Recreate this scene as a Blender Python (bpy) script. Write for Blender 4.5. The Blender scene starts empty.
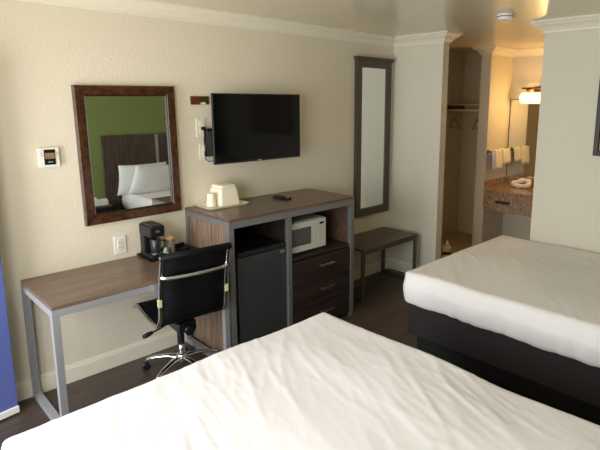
import bpy, bmesh, math, random
from mathutils import Vector, Matrix, noise
random.seed(7)
C = bpy.context.scene.collection

# ------------------------------------------------------------------ materials
def lin(c):
    return tuple(((v / 255) / 12.92 if v / 255 <= .04045 else ((v / 255 + .055) / 1.055) ** 2.4) for v in c) + (1,)

def mat(name, rgb, rough=.5, metal=0., spec=.5, coat=0., bump=None, var=None, grain=None, emit=None, trans=0., sheen=0.):
    """rgb in sRGB 0-255. bump=(scale,strength,distance). var=(scale,amount). grain=(axis,rgb2,scale,stretch)"""
    m = bpy.data.materials.new(name); m.use_nodes = True
    nt = m.node_tree; n = nt.nodes; l = nt.links
    b = n['Principled BSDF']
    b.inputs['Base Color'].default_value = lin(rgb)
    b.inputs['Roughness'].default_value = rough
    b.inputs['Metallic'].default_value = metal
    b.inputs['Specular IOR Level'].default_value = spec
    b.inputs['Coat Weight'].default_value = coat
    b.inputs['Transmission Weight'].default_value = trans
    b.inputs['Sheen Weight'].default_value = sheen
    tc = n.new('ShaderNodeTexCoord')
    if emit:
        b.inputs['Emission Color'].default_value = lin(emit[0]); b.inputs['Emission Strength'].default_value = emit[1]
    if grain:
        axis, rgb2, sc, st = grain
        mp = n.new('ShaderNodeMapping'); s = [sc] * 3; s['xyz'.index(axis)] = sc / st
        mp.inputs['Scale'].default_value = s
        l.new(tc.outputs['Object'], mp.inputs['Vector'])
        nz = n.new('ShaderNodeTexNoise'); nz.inputs['Scale'].default_value = 1; nz.inputs['Detail'].default_value = 5
        nz.inputs['Roughness'].default_value = .6; nz.inputs['Distortion'].default_value = .25
        l.new(mp.outputs[0], nz.inputs['Vector'])
        cr = n.new('ShaderNodeValToRGB'); cr.color_ramp.elements[0].position = .36; cr.color_ramp.elements[1].position = .66
        cr.color_ramp.elements[0].color = lin(rgb2); cr.color_ramp.elements[1].color = lin(rgb)
        l.new(nz.outputs['Fac'], cr.inputs[0]); l.new(cr.outputs[0], b.inputs['Base Color'])
    elif var:
        nz = n.new('ShaderNodeTexNoise'); nz.inputs['Scale'].default_value = var[0]; nz.inputs['Detail'].default_value = 4
        l.new(tc.outputs['Object'], nz.inputs['Vector'])
        mr = n.new('ShaderNodeMapRange'); mr.inputs[1].default_value = .3; mr.inputs[2].default_value = .7
        mr.inputs[3].default_value = 1 - var[1]; mr.inputs[4].default_value = 1 + var[1] * .3
        l.new(nz.outputs['Fac'], mr.inputs[0])
        mx = n.new('ShaderNodeVectorMath'); mx.operation = 'SCALE'; mx.inputs[0].default_value = lin(rgb)[:3]
        l.new(mr.outputs[0], mx.inputs['Scale']); l.new(mx.outputs[0], b.inputs['Base Color'])
    if bump:
        nz2 = n.new('ShaderNodeTexNoise'); nz2.inputs['Scale'].default_value = bump[0]; nz2.inputs['Detail'].default_value = 3
        l.new(tc.outputs['Object'], nz2.inputs['Vector'])
        bp = n.new('ShaderNodeBump'); bp.inputs['Strength'].default_value = bump[1]; bp.inputs['Distance'].default_value = bump[2]
        l.new(nz2.outputs['Fac'], bp.inputs['Height']); l.new(bp.outputs[0], b.inputs['Normal'])
    return m

def floor_material():
    m = bpy.data.materials.new('dark_plank'); m.use_nodes = True
    nt = m.node_tree; n = nt.nodes; l = nt.links; b = n['Principled BSDF']
    tc = n.new('ShaderNodeTexCoord')
    br = n.new('ShaderNodeTexBrick'); br.offset = .37
    br.inputs['Scale'].default_value = 1; br.inputs['Brick Width'].default_value = 1.2; br.inputs['Row Height'].default_value = .16
    br.inputs['Mortar Size'].default_value = .0018; br.inputs['Bias'].default_value = 0
    br.inputs['Color1'].default_value = lin((88, 74, 66)); br.inputs['Color2'].default_value = lin((70, 58, 52)); br.inputs['Mortar'].default_value = lin((32, 26, 24))
    l.new(tc.outputs['Object'], br.inputs['Vector'])
    mp = n.new('ShaderNodeMapping'); mp.inputs['Scale'].default_value = (2.5, 45, 1); l.new(tc.outputs['Object'], mp.inputs['Vector'])
    nz = n.new('ShaderNodeTexNoise'); nz.inputs['Scale'].default_value = 1; nz.inputs['Detail'].default_value = 5; l.new(mp.outputs[0], nz.inputs['Vector'])
    mr = n.new('ShaderNodeMapRange'); mr.inputs[1].default_value = .3; mr.inputs[2].default_value = .7; mr.inputs[3].default_value = .65; mr.inputs[4].default_value = 1.25
    l.new(nz.outputs['Fac'], mr.inputs[0])
    sc = n.new('ShaderNodeVectorMath'); sc.operation = 'SCALE'; l.new(br.outputs['Color'], sc.inputs[0]); l.new(mr.outputs[0], sc.inputs['Scale'])
    l.new(sc.outputs[0], b.inputs['Base Color']); b.inputs['Roughness'].default_value = .42
    return m

def tile_material(c1, c2, g, size):
    m = bpy.data.materials.new('tile'); m.use_nodes = True
    nt = m.node_tree; n = nt.nodes; l = nt.links; b = n['Principled BSDF']
    tc = n.new('ShaderNodeTexCoord'); br = n.new('ShaderNodeTexBrick'); br.offset = 0
    br.inputs['Scale'].default_value = 1; br.inputs['Brick Width'].default_value = size; br.inputs['Row Height'].default_value = size
    br.inputs['Mortar Size'].default_value = .004
    br.inputs['Color1'].default_value = lin(c1); br.inputs['Color2'].default_value = lin(c2); br.inputs['Mortar'].default_value = lin(g)
    l.new(tc.outputs['Object'], br.inputs['Vector']); l.new(br.outputs['Color'], b.inputs['Base Color']); b.inputs['Roughness'].default_value = .35
    return m

def granite_material():
    m = bpy.data.materials.new('granite'); m.use_nodes = True
    nt = m.node_tree; n = nt.nodes; l = nt.links; b = n['Principled BSDF']
    tc = n.new('ShaderNodeTexCoord'); nz = n.new('ShaderNodeTexNoise'); nz.inputs['Scale'].default_value = 38; nz.inputs['Detail'].default_value = 8; nz.inputs['Roughness'].default_value = .75
    l.new(tc.outputs['Object'], nz.inputs['Vector'])
    cr = n.new('ShaderNodeValToRGB'); e = cr.color_ramp.elements
    e[0].position = .35; e[0].color = lin((116, 96, 80)); e[1].position = .65; e[1].color = lin((206, 176, 146))
    k = e.new(.5); k.color = lin((162, 136, 112))
    l.new(nz.outputs['Fac'], cr.inputs[0]); l.new(cr.outputs[0], b.inputs['Base Color']); b.inputs['Roughness'].default_value = .2
    return m

def ribbed_black():
    m = mat('black_mesh_fabric', (10, 10, 13), .6, spec=.2)
    return m

M = {}
M['wall'] = mat('cream_wall', (228, 217, 196), .75, bump=(55, .55, .006), var=(1.2, .03))
M['wall_smooth'] = mat('cream_wall_smooth', (219, 212, 192), .6, bump=(70, .2, .003))
M['green'] = mat('green_wall', (124, 136, 76), .7, bump=(55, .3, .004))
M['trim'] = mat('cream_trim', (236, 228, 206), .35)
M['ceiling'] = mat('cream_ceiling', (216, 204, 176), .22, spec=.6, bump=(3.5, .12, .01))
M['floor'] = floor_material()
M['tile'] = tile_material((196, 172, 140), (186, 162, 130), (130, 112, 90), .3)
M['desk_wood'] = mat('brown_laminate', (132, 108, 90), .3, grain=('x', (104, 82, 68), 30, 14))
M['top_wood'] = mat('dark_top_laminate', (116, 92, 76), .32, grain=('x', (88, 68, 55), 30, 14))
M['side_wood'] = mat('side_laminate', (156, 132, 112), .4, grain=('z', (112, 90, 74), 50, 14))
M['drawer_wood'] = mat('dark_drawer_laminate', (60, 47, 42), .45, grain=('x', (40, 30, 27), 35, 14))
M['dark_edge'] = mat('dark_edge', (48, 36, 30), .5)
M['grey_metal'] = mat('grey_painted_metal', (168, 168, 171), .38, metal=.35)
M['cab_metal'] = mat('cabinet_grey_metal', (126, 127, 128), .4, metal=.35)
M['micro'] = mat('microwave_white', (214, 210, 200), .35)
M['dark_metal'] = mat('dark_grey_metal', (88, 83, 76), .4, metal=.3)
M['chrome'] = mat('chrome', (225, 225, 228), .12, metal=1.)
M['nickel'] = mat('brushed_nickel', (200, 200, 198), .3, metal=1.)
M['bronze'] = mat('bronze', (110, 84, 58), .35, metal=.8)
M['black_plastic'] = mat('black_plastic', (22, 22, 24), .35)
M['black_matte'] = mat('black_matte', (12, 12, 13), .7)
M['black_gloss'] = mat('black_gloss', (6, 6, 8), .1, spec=.25)
M['fridge'] = mat('fridge_black', (58, 60, 62), .42, bump=(220, .15, .001))
M['white_plastic'] = mat('white_plastic', (238, 236, 228), .35)
M['cream_plastic'] = mat('cream_plastic', (244, 236, 214), .4)
M['ivory'] = mat('ivory_plate', (232, 224, 200), .4)
M['mirror_glass'] = mat('mirror_glass', (232, 236, 234), .015, metal=1.)
M['burl'] = mat('burl_frame', (80, 44, 22), .28, coat=.3, var=(34, .9))
M['burl_edge'] = mat('burl_frame_lip', (44, 26, 16), .4, var=(60, .5))
M['taupe'] = mat('taupe_frame', (76, 64, 52), .4)
M['sheet'] = mat('white_sheet', (236, 231, 231), .8, sheen=.15, bump=(140, .08, .002))
M['sheet2'] = mat('white_sheet_far', (238, 233, 230), .8, sheen=.15, bump=(140, .08, .002))
M['pillow'] = mat('white_pillow', (244, 243, 238), .8, sheen=.15)
M['base_fabric'] = mat('dark_base_fabric', (40, 33, 34), .8)
M['base_black'] = mat('black_base', (16, 13, 13), .7)
M['headboard'] = mat('headboard_wood', (92, 76, 66), .4, grain=('z', (66, 52, 45), 40, 14))
M['blue'] = mat('blue_door_paint', (92, 104, 168), .35)
M['granite'] = granite_material()
M['towel'] = mat('white_towel', (240, 234, 218), .95, bump=(160, .5, .003))
M['shade'] = mat('glowing_glass', (255, 240, 210), .4, emit=((255, 206, 130), 5.))
M['sling'] = ribbed_black()
M['screen_dark'] = mat('dark_screen', (20, 18, 16), .15)
M['glass_dark'] = mat('microwave_window', (92, 92, 90), .2)
M['tan'] = mat('tan_paper', (196, 160, 118), .7)
M['wood_hanger'] = mat('hanger_wood', (176, 132, 78), .4)
M['plaque'] = mat('plaque_red_brown', (104, 44, 30), .45)
M['plaque_green'] = mat('plaque_green', (62, 56, 24), .45)
M['green_clip'] = mat('pale_green_clip', (196, 204, 150), .4)
M['wire_white'] = mat('white_wire', (226, 222, 208), .4)
M['art'] = mat('pale_art', (186, 164, 132), .6, var=(6, .3))
M['clear'] = mat('clear_cup', (214, 206, 190), .1, trans=.75)

# ------------------------------------------------------------------ geometry helpers
def NB(): return bmesh.new()

def box(bm, x0, x1, y0, y1, z0, z1, bev=0., seg=2, rot=None, mi=0):
    """axis aligned box; optional small bevel"""
    cx, cy, cz = (x0 + x1) / 2, (y0 + y1) / 2, (z0 + z1) / 2
    r = bmesh.ops.create_cube(bm, size=1, matrix=Matrix.Translation((cx, cy, cz)) @ Matrix.Diagonal((x1 - x0, y1 - y0, z1 - z0, 1)))
    vs = r['verts']
    if bev:
        es = {e for v in vs for e in v.link_edges}
        rb = bmesh.ops.bevel(bm, geom=list(es), offset=min(bev, .49 * min(x1 - x0, y1 - y0, z1 - z0)), segments=seg, affect='EDGES', profile=.6, clamp_overlap=True)
        vs = list({v for f in rb['faces'] for v in f.verts} | {v for v in vs if v.is_valid})
    if rot is not None:
        bmesh.ops.transform(bm, matrix=rot, verts=[v for v in vs if v.is_valid])
    for f in {f for v in vs if v.is_valid for f in v.link_faces}: f.material_index = mi
    return vs

def tube(bm, pts, r, n=10, cap=True, flat=None):
    """round tube swept along points; r float or list; flat=(a,b) gives an elliptical section"""
    pts = [Vector(p) for p in pts]; rings = []
    prev = None
    for i, p in enumerate(pts):
        t = (pts[min(i + 1, len(pts) - 1)] - pts[max(i - 1, 0)]).normalized()
        if prev is None:
            a = Vector((0, 0, 1)) if abs(t.z) < .9 else Vector((1, 0, 0))
            u = t.cross(a).normalized()
        else:
            u = (prev - t * prev.dot(t)).normalized()
        prev = u; w = t.cross(u)
        rr = r[i] if isinstance(r, (list, tuple)) else r
        fa, fb = flat if flat else (1, 1)
        rings.append([bm.verts.new(p + (u * math.cos(k / n * 2 * math.pi) * fa + w * math.sin(k / n * 2 * math.pi) * fb) * rr) for k in range(n)])
    for a, b in zip(rings, rings[1:]):
        for k in range(n):
            bm.faces.new((a[k], a[(k + 1) % n], b[(k + 1) % n], b[k])).smooth = True
    if cap:
        bm.faces.new(rings[0][::-1]); bm.faces.new(rings[-1])

def lathe(bm, prof, c=(0, 0, 0), n=24, axis='z', smooth=True):
    rings = []
    for r, h in prof:
        ring = []
        for k in range(n):
            a = k / n * 2 * math.pi
            if axis == 'z': q = (c[0] + r * math.cos(a), c[1] + r * math.sin(a), c[2] + h)
            elif axis == 'y': q = (c[0] + r * math.cos(a), c[1] + h, c[2] + r * math.sin(a))
            else: q = (c[0] + h, c[1] + r * math.cos(a), c[2] + r * math.sin(a))
            ring.append(bm.verts.new(q))
        rings.append(ring)
    for a, b in zip(rings, rings[1:]):
        for k in range(n):
            bm.faces.new((a[k], a[(k + 1) % n], b[(k + 1) % n], b[k])).smooth = smooth
    bm.faces.new(rings[0][::-1]); bm.faces.new(rings[-1])

def prism(bm, poly, z0, z1, M4=None):
    """extrude 2D polygon (x,y) from z0 to z1 then transform"""
    a = [bm.verts.new((x, y, z0)) for x, y in poly]; b = [bm.verts.new((x, y, z1)) for x, y in poly]
    n = len(poly)
    bm.faces.new(a[::-1]); bm.faces.new(b)
    for k in range(n): bm.faces.new((a[k], a[(k + 1) % n], b[(k + 1) % n], b[k]))
    if M4 is not None: bmesh.ops.transform(bm, matrix=M4, verts=a + b)
    return a + b

def root_of(o):
    v = Vector((0, 0, 0))
    while o: v += o.location; o = o.parent
    return v

def obj(name, bm, m, parent=None, loc=None, world=True, smooth=False):
    """one mesh object. world=True: bm is in world coordinates (unrotated parents)"""
    bmesh.ops.recalc_face_normals(bm, faces=bm.faces[:])
    off = root_of(parent) if parent else (Vector(loc) if loc is not None else None)
    if off is None:
        xs = [v.co for v in bm.verts]
        off = Vector(((min(v.x for v in xs) + max(v.x for v in xs)) / 2, (min(v.y for v in xs) + max(v.y for v in xs)) / 2, min(v.z for v in xs)))
    if world: bmesh.ops.translate(bm, vec=-off, verts=bm.verts[:])
    me = bpy.data.meshes.new(name); bm.to_mesh(me); bm.free()
    for q in (m if isinstance(m, list) else [m]): me.materials.append(q)
    if smooth:
        for p in me.polygons: p.use_smooth = True
    o = bpy.data.objects.new(name, me); C.objects.link(o)
    if parent: o.parent = parent
    else: o.location = off
    return o

def tag(o, label, cat, group=None):
    o['label'] = label; o['category'] = cat
    if group: o['group'] = group
    return o

def thing(name, label, cat, loc, rz=0, group=None):
    o = bpy.data.objects.new(name, None); o.empty_display_size = .1; C.objects.link(o)
    o.location = loc; o.rotation_euler = (0, 0, rz)
    return tag(o, label, cat, group)

def struct(name, bm, m, parent=None):
    o = obj(name, bm, m, parent, loc=(0, 0, 0) if not parent else None)
    if not parent: o['kind'] = 'structure'
    return o

def sbox(name, x0, x1, y0, y1, z0, z1, m):
    bm = NB(); box(bm, x0, x1, y0, y1, z0, z1); return struct(name, bm, m)

# ------------------------------------------------------------------ room shell
H = 2.47; XC = 2.83; XL = -1.80; YD = -3.6; XB = 4.8; YJ = -.600; YC = -1.562; XD = 4.25; YA = -.35; YW = .33
sbox('floor', XL - .1, XC + .1, YD - .1, .12, -.1, 0, M['floor'])
sbox('floor', XC + .1, XB + .1, -2.5, .5, -.1, 0, M['tile'])
sbox('ceiling', XL - .1, XB + .1, YD - .1, .5, H, H + .1, M['ceiling'])
sbox('wall_desk_side', XL - .1, XC, 0, .12, 0, H, M['wall'])
sbox('wall_corner_return', XC, XC + .1, YJ, .5, 0, H, M['wall_smooth'])
sbox('wall_right', XC, XC + .1, YD - .1, YC, 0, H, M['wall_smooth'])
sbox('wall_headboard_side', XL - .1, XC, YD - .1, YD, 0, H, M['green'])
sbox('wall_closet_left', XC + .1, XB, YW, .5, 0, H, M['wall_smooth'])
sbox('wall_alcove_back', XB, XB + .1, -2.5, .5, 0, H, M['wall_smooth'])
sbox('wall_alcove_divider', XD, XB, YA, YA + .13, 0, H, M['wall_smooth'])
sbox('wall_alcove_right', XC + .1, XB, -2.5, -2.4, 0, H, M['wall_smooth'])
# window wall: open doorway y -.28..-1.18, window y -1.45..-3.1
bm = NB()
box(bm, XL - .1, XL, -.27, 0, 0, H); box(bm, XL - .1, XL, -1.19, -.27, 2.06, H)
box(bm, XL - .1, XL, -1.45, -1.19, 0, H); box(bm, XL - .1, XL, -3.1, -1.45, 0, .75); box(bm, XL - .1, XL, -3.1, -1.45, 2.12, H)
box(bm, XL - .1, XL, YD, -3.1, 0, H)
struct('wall_left', bm, M['wall'])
bm = NB()
for a in ((-3.1, -3.05, .75, 2.12), (-1.5, -1.45, .75, 2.12), (-3.05, -1.5, .75, .80), (-3.05, -1.5, 2.07, 2.12), (-2.3, -2.25, .80, 2.07)):
    box(bm, XL - .09, XL - .03, a[0], a[1], a[2], a[3], .004)
struct('window_1', bm, M['trim'])

# crown moulding, mitred, one object per wall run
prof = [(0, -.092), (.010, -.092), (.012, -.078), (.020, -.074), (.028, -.060), (.044, -.046), (.062, -.036), (.070, -.024), (.078, -.020), (.088, -.012), (.088, 0), (0, 0)]
def mitre(path, i, closed):
    n = len(path); p = Vector(path[i])
    def nrm(a, b):
        d = (Vector(b) - Vector(a)).normalized(); return Vector((d.y, -d.x))
    n1 = nrm(path[i - 1], path[i]) if (i > 0 or closed) else None
    n2 = nrm(path[i], path[(i + 1) % n]) if (i < n - 1 or closed) else None
    if n1 is None: return n2
    if n2 is None: return n1
    s = n1 + n2
    if s.length < 1e-6: return n1
    s.normalize(); return s / s.dot(n1)
def moulding(path, prof, z, name, m):
    closed = False; k = 0
    for i in range(len(path) - 1):
        bm = NB(); m1, m2 = mitre(path, i, closed), mitre(path, i + 1, closed)
        a = [bm.verts.new((path[i][0] + m1.x * o, path[i][1] + m1.y * o, z + h)) for o, h in prof]
        b = [bm.verts.new((path[i + 1][0] + m2.x * o, path[i + 1][1] + m2.y * o, z + h)) for o, h in prof]
        q = len(prof)
        for j in range(q): bm.faces.new((a[j], a[(j + 1) % q], b[(j + 1) % q], b[j]))
        bm.faces.new(a[::-1]); bm.faces.new(b)
        struct(name if isinstance(name, str) else name[i], bm, m)
ctr = iter(range(1, 40))
def tn(n): return ['trim_%d' % next(ctr) for _ in range(n)]
p1 = [(XL, YD), (XL, 0), (XC, 0), (XC, YJ), (XC + .1, YJ), (XC + .1, YW)]
moulding(p1, prof, H, tn(5), M['trim'])
p2 = [(XD + .15, YA + .13), (XD, YA + .13), (XD, YA), (XB, YA), (XB, -2.4), (XC + .1, -2.4), (XC + .1, YC), (XC, YC), (XC, YD), (XL, YD)]
moulding(p2, prof, H, tn(9), M['trim'])
bprof = [(0, 0), (.014, 0), (.014, .095), (.009, .105), (.009, .113), (.0, .118)]
moulding([(XL, 0), (XC, 0), (XC, YJ)], bprof, 0, ['baseboard_desk_side', 'baseboard_corner'], M['trim'])
moulding([(XC, YC), (XC, YD)], bprof, 0, ['baseboard_right'], M['trim'])

# blue entry door, swung open against the desk wall
hx, hy = XL + .02, -.285; tip = Vector((-.838, -.147)); d = tip - Vector((hx, hy)); L = d.length; ang = math.atan2(d.y, d.x)
door = bpy.data.objects.new('door_1', None); C.objects.link(door); door.location = (hx, hy, 0); door.rotation_euler = (0, 0, ang); door['kind'] = 'structure'
bm = NB(); box(bm, 0, L, 0, .042, .05, 2.04, .003); obj('door_panel', bm, M['blue'], door, world=False)
bm = NB(); box(bm, 0.005, L + .002, -.012, .044, .012, .052, .004); obj('door_sweep', bm, M['white_plastic'], door, world=False)
bm = NB(); lathe(bm, [(.03, 0), (.03, .008), (.012, .01), (.012, .04), (.028, .05), (.03, .065), (.02, .078)], (L - .07, 0, .98), 20, 'y'); bmesh.ops.scale(bm, vec=(1, -1, 1), verts=bm.verts[:])
obj('door_knob', bm, M['nickel'], door, world=False)

# ------------------------------------------------------------------ desk
DL, DR, DY, DH = -.728, .366, -.584, .76
r = thing('writing_desk', 'brown laminate writing desk on grey metal loop legs along the cream wall', 'desk', (DL, DY, 0))
bm = NB(); box(bm, DL + .002, DR, DY + .002, -.004, DH - .022, DH, .002); obj('desktop', bm, [M['desk_wood']], r)
bm = NB(); box(bm, DL, DR, DY, DY + .035, DH - .062, DH - .022, .002); box(bm, DL, DR, -.039, -.004, DH - .062, DH - .022, .002)
obj('apron_rail', bm, M['grey_metal'], r)
T = .038
for x in (DL, DR - .046):
    for y in (DY, -.004 - T):
        bm = NB(); box(bm, x, x + T, y, y + T, 0, DH - .062, .002); obj('leg', bm, M['grey_metal'], r)
    bm = NB(); box(bm, x, x + T, DY + T, -.004 - T, 0, T, .002); obj('foot_bar', bm, M['grey_metal'], r)
    bm = NB(); box(bm, x, x + T, DY + .035, -.039, DH - .062, DH - .022, .002); obj('side_rail', bm, M['grey_metal'], r)

# ------------------------------------------------------------------ dresser / media unit
RL, RR, RY, RH = .378, 1.617, -.580, 1.044
r = thing('media_cabinet', 'tall brown media cabinet with grey metal frame, fridge bay, microwave shelf and three drawers', 'cabinet', (RL, RY, 0))
bm = NB(); box(bm, RL, RR, RY, -.004, RH - .02, RH, .002); obj('cabinet_top', bm, M['top_wood'], r)
P = .044
bm = NB(); box(bm, RL, RR, RY + .002, RY + .04, RH - .068, RH - .02, .002); obj('front_rail', bm, M['cab_metal'], r)
for x in (RL, RR - .04):
    bm = NB(); box(bm, x, x + .04, RY + .04, -.044, RH - .058, RH - .02, .002); obj('side_rail', bm, M['cab_metal'], r)
    for y in (RY + .002, -.044):
        bm = NB(); box(bm, x, x + .04, y, y + .04, 0, RH - (.068 if y < -.3 else .02), .002); obj('leg', bm, M['cab_metal'], r)
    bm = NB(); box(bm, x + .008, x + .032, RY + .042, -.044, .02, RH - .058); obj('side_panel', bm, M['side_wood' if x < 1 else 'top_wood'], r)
bm = NB(); box(bm, .893, .928, RY + .004, RY + .04, 0, RH - .068, .002); obj('middle_post', bm, M['cab_metal'], r)
bm = NB(); box(bm, .896, .925, RY + .04, -.01, .02, RH - .02); obj('divider_panel', bm, M['drawer_wood'], r)
bm = NB(); box(bm, RL + .04, RR - .04, -.016, -.006, .02, RH - .02); obj('back_panel', bm, M['drawer_wood'], r)
bm = NB(); box(bm, .925, RR - .034, RY + .02, -.016, .622, .643); obj('shelf', bm, M['drawer_wood'], r)
bm = NB(); box(bm, .925, RR - .034, RY + .03, -.016, .03, .055); obj('bottom_panel', bm, M['drawer_wood'], r)
for i in range(3):
    z0 = .028 + i * .197
    dr = bpy.data.objects.new('drawer', None) if False else None
    bm = NB(); box(bm, .932, RR - .044, RY + .008, RY + .028, z0, z0 + .191, .002); box(bm, .95, RR - .06, RY + .028, -.06, z0 + .01, z0 + .15)
    d = obj('drawer', bm, M['drawer_wood'], r)
    bm = NB(); zc = z0 + .115; box(bm, 1.21, 1.365, RY - .022, RY - .012, zc - .009, zc + .009, .003)
    for x in (1.23, 1.345): box(bm, x - .006, x + .006, RY - .014, RY + .010, zc - .005, zc + .005)
    obj('drawer_handle', bm, M['nickel'], d)

# mini fridge
r = thing('mini_fridge', 'black mini fridge standing in the left bay of the media cabinet', 'fridge', (.675, -.3, 0))
bm = NB(); box(bm, .462, .884, -.50, -.05, .02, .787, .008)
for x in (.49, .85):
    for y in (-.46, -.1): lathe(bm, [(.018, 0), (.018, .022)], (x, y, 0), 12)
obj('cabinet_body', bm, M['black_plastic'], r)
bm = NB(); box(bm, .458, .888, -.553, -.503, .045, .750, .008); obj('fridge_door', bm, M['fridge'], r)
bm = NB(); box(bm, .458, .888, -.556, -.503, .753, .790, .008); obj('top_cap', bm, M['black_plastic'], r)
bm = NB(); box(bm, .832, .874, -.558, -.552, .716, .734, .002); obj('badge', bm, M['nickel'], r)

# microwave
mx0, mx1, mz0, mz1, my = .938, 1.350, .658, .903, -.510
r = thing('microwave_oven', 'white microwave oven on the cabinet shelf beside the dark gap', 'microwave', ((mx0 + mx1) / 2, -.35, .643))
bm = NB(); box(bm, mx0, mx1, my + .025, -.17, mz0, mz1, .006)
for x in (mx0 + .04, mx1 - .04):
    for y in (my + .06, -.2): lathe(bm, [(.012, 0), (.012, .016)], (x, y, .6435), 10)
obj('housing', bm, M['micro'], r)
bm = NB(); box(bm, mx0, mx1 - .10, my, my + .024, mz0 + .004, mz1 - .004, .006); o = obj('microwave_door', bm, M['micro'], r)
bm = NB(); box(bm, mx0 + .035, mx1 - .165, my - .002, my + .004, mz0 + .055, mz1 - .05, .004); obj('door_window', bm, M['glass_dark'], o)
bm = NB(); box(bm, mx1 - .098, mx1, my + .001, my + .024, mz0 + .004, mz1 - .004, .004); cp = obj('control_panel', bm, M['micro'], r)
bm = NB(); box(bm, mx1 - .072, mx1 - .026, my - .001, my + .003, mz1 - .05, mz1 - .034, .001); obj('display', bm, M['black_gloss'], cp)
bm = NB()
for i in range(5):
    for j in range(3): box(bm, mx1 - .080 + j * .022, mx1 - .062 + j * .022, my - .001, my + .003, mz1 - .082 - i * .022, mz1 - .068 - i * .022, .001)
obj('keypad', bm, mat('keypad_grey', (200, 198, 190), .5), cp)
bm = NB(); box(bm, mx1 - .082, mx1 - .018, my - .003, my + .003, mz0 + .018, mz0 + .04, .002); obj('door_button', bm, M['micro'], cp)

# ------------------------------------------------------------------ on top of the cabinet
# tray + ice bucket + cup
def rounded_rect(cx, cy, w, h, r, n=5):
    out = []
    for sx, sy, a0 in ((1, 1, 0), (-1, 1, 90), (-1, -1, 180), (1, -1, 270)):
        for k in range(n + 1):
            a = math.radians(a0 + 90 * k / n); out.append((cx + sx * (w / 2 - r) + r * math.cos(a), cy + sy * (h / 2 - r) + r * math.sin(a)))
    return out
def loft(bm, sections, cap0=True, cap1=True, smooth=False):
    rings = [[bm.verts.new((x, y, z)) for x, y in poly] for poly, z in sections]
    n = len(rings[0])
    for a, b in zip(rings, rings[1:]):
        for k in range(n): bm.faces.new((a[k], a[(k + 1) % n], b[(k + 1) % n], b[k])).smooth = smooth
    if cap0: bm.faces.new(rings[0][::-1])
    if cap1: bm.faces.new(rings[-1])
tx, ty = .622, -.125
bm = NB(); RR_ = lambda w, h, z, rr=.03: (rounded_rect(tx, ty, w, h, rr), z)
loft(bm, [RR_(.330, .215, RH + .0005), RR_(.360, .235, RH + .014), RR_(.352, .227, RH + .014), RR_(.326, .205, RH + .006)])
tag(obj('serving_tray', bm, M['cream_plastic']), 'cream plastic tray under the ice bucket on the media cabinet', 'tray')
bx, by = .650, -.112
r = thing('ice_bucket', 'square white ice bucket tapering upward on the cream tray', 'ice bucket', (bx, by, RH + .0065))
bm = NB(); RB = lambda w, z, rr=.02: (rounded_rect(bx, by, w, w, rr), z)
z = RH + .007
loft(bm, [RB(.176, z), RB(.180, z + .012), RB(.152, z + .125), RB(.136, z + .132)])
obj('bucket_body', bm, M['cream_plastic'], r)
bm = NB(); loft(bm, [RB(.138, z + .133), RB(.142, z + .139), RB(.132, z + .150), RB(.095, z + .155)]); obj('bucket_lid', bm, M['cream_plastic'], r)
bm = NB(); lathe(bm, [(.036, 0), (.037, .004), (.030, .098), (.027, .102)], (.520, -.142, z), 20)
tag(obj('upturned_cup', bm, M['cream_plastic']), 'small upturned white cup in front of the ice bucket', 'cup')
# remote
R3 = Matrix.Translation((1.118, -.238, RH)) @ Matrix.Rotation(math.radians(-78), 4, 'Z')
r = thing('remote_control', 'black remote control lying on the brown cabinet top', 'remote', (1.118, -.238, RH), math.radians(-78))
bm = NB(); loft(bm, [(rounded_rect(0, 0, .175, .046, .02), .0005), (rounded_rect(0, 0, .182, .052, .022), .010), (rounded_rect(0, 0, .172, .044, .02), .022)]); obj('remote_body', bm, M['black_plastic'], r, world=False)
bm = NB()
for i in range(5):
    for j in (-1, 0, 1): lathe(bm, [(.0045, 0), (.0045, .002)], (-.04 + i * .018, j * .012, .022), 8)
obj('button', bm, M['dark_edge'], r, world=False)
bm = NB(); box(bm, .050, .072, -.014, .014, .021, .0245, .001); obj('number_pad', bm, M['nickel'], r, world=False)

# ------------------------------------------------------------------ on the desk
bm = NB()
def RT(w, h, z): return (rounded_rect(.168, -.130, w, h, .012), z)
loft(bm, [RT(.360, .205, DH + .0005), RT(.380, .225, DH + .016), RT(.372, .217, DH + .016), RT(.352, .197, DH + .006)])
tag(obj('coffee_tray', bm, M['black_plastic']), 'black tray on the desk under the coffee maker', 'tray')
cz = DH + .0065; cx0, cx1, cy0, cy1 = -.003, .100, -.235, -.050
r = thing('coffee_maker', 'small black single serve coffee maker on the black tray', 'coffee maker', ((cx0 + cx1) / 2, (cy0 + cy1) / 2, cz))
bm = NB(); box(bm, cx0, cx1, cy0, cy1, cz, cz + .035, .008); o = obj('base', bm, M['black_plastic'], r)
bm = NB(); lathe(bm, [(.036, 0), (.036, .004)], ((cx0 + cx1) / 2, cy0 + .055, cz + .035), 20); obj('drip_plate', bm, M['nickel'], o)
bm = NB(); box(bm, cx0 + .004, cx1 - .004, cy1 - .07, cy1, cz + .03, cz + .17, .01); obj('water_tank', bm, M['black_plastic'], r)
bm = NB(); box(bm, cx0, cx1, cy0 + .005, cy1, cz + .155, cz + .232, .012); o = obj('brew_head', bm, M['black_plastic'], r)
bm = NB(); box(bm, cx0 + .012, cx1 - .012, cy0 + .02, cy1 - .015, cz + .230, cz + .240, .006); obj('lid', bm, mat('dark_grey_lid', (64, 62, 60), .3), o)
bm = NB(); box(bm, cx0 + .036, cx0 + .062, cy0 + .001, cy0 + .007, cz + .188, cz + .204, .001); obj('badge', bm, M['nickel'], o)
bm = NB(); c0 = ((cx0 + cx1) / 2 + .004, cy0 + .058, cz + .04)
lathe(bm, [(.028, 0), (.031, .01), (.036, .095), (.033, .097)], c0, 22)
o = obj('mug', bm, mat('dark_travel_mug', (52, 55, 58), .25, metal=.4), r)
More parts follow.
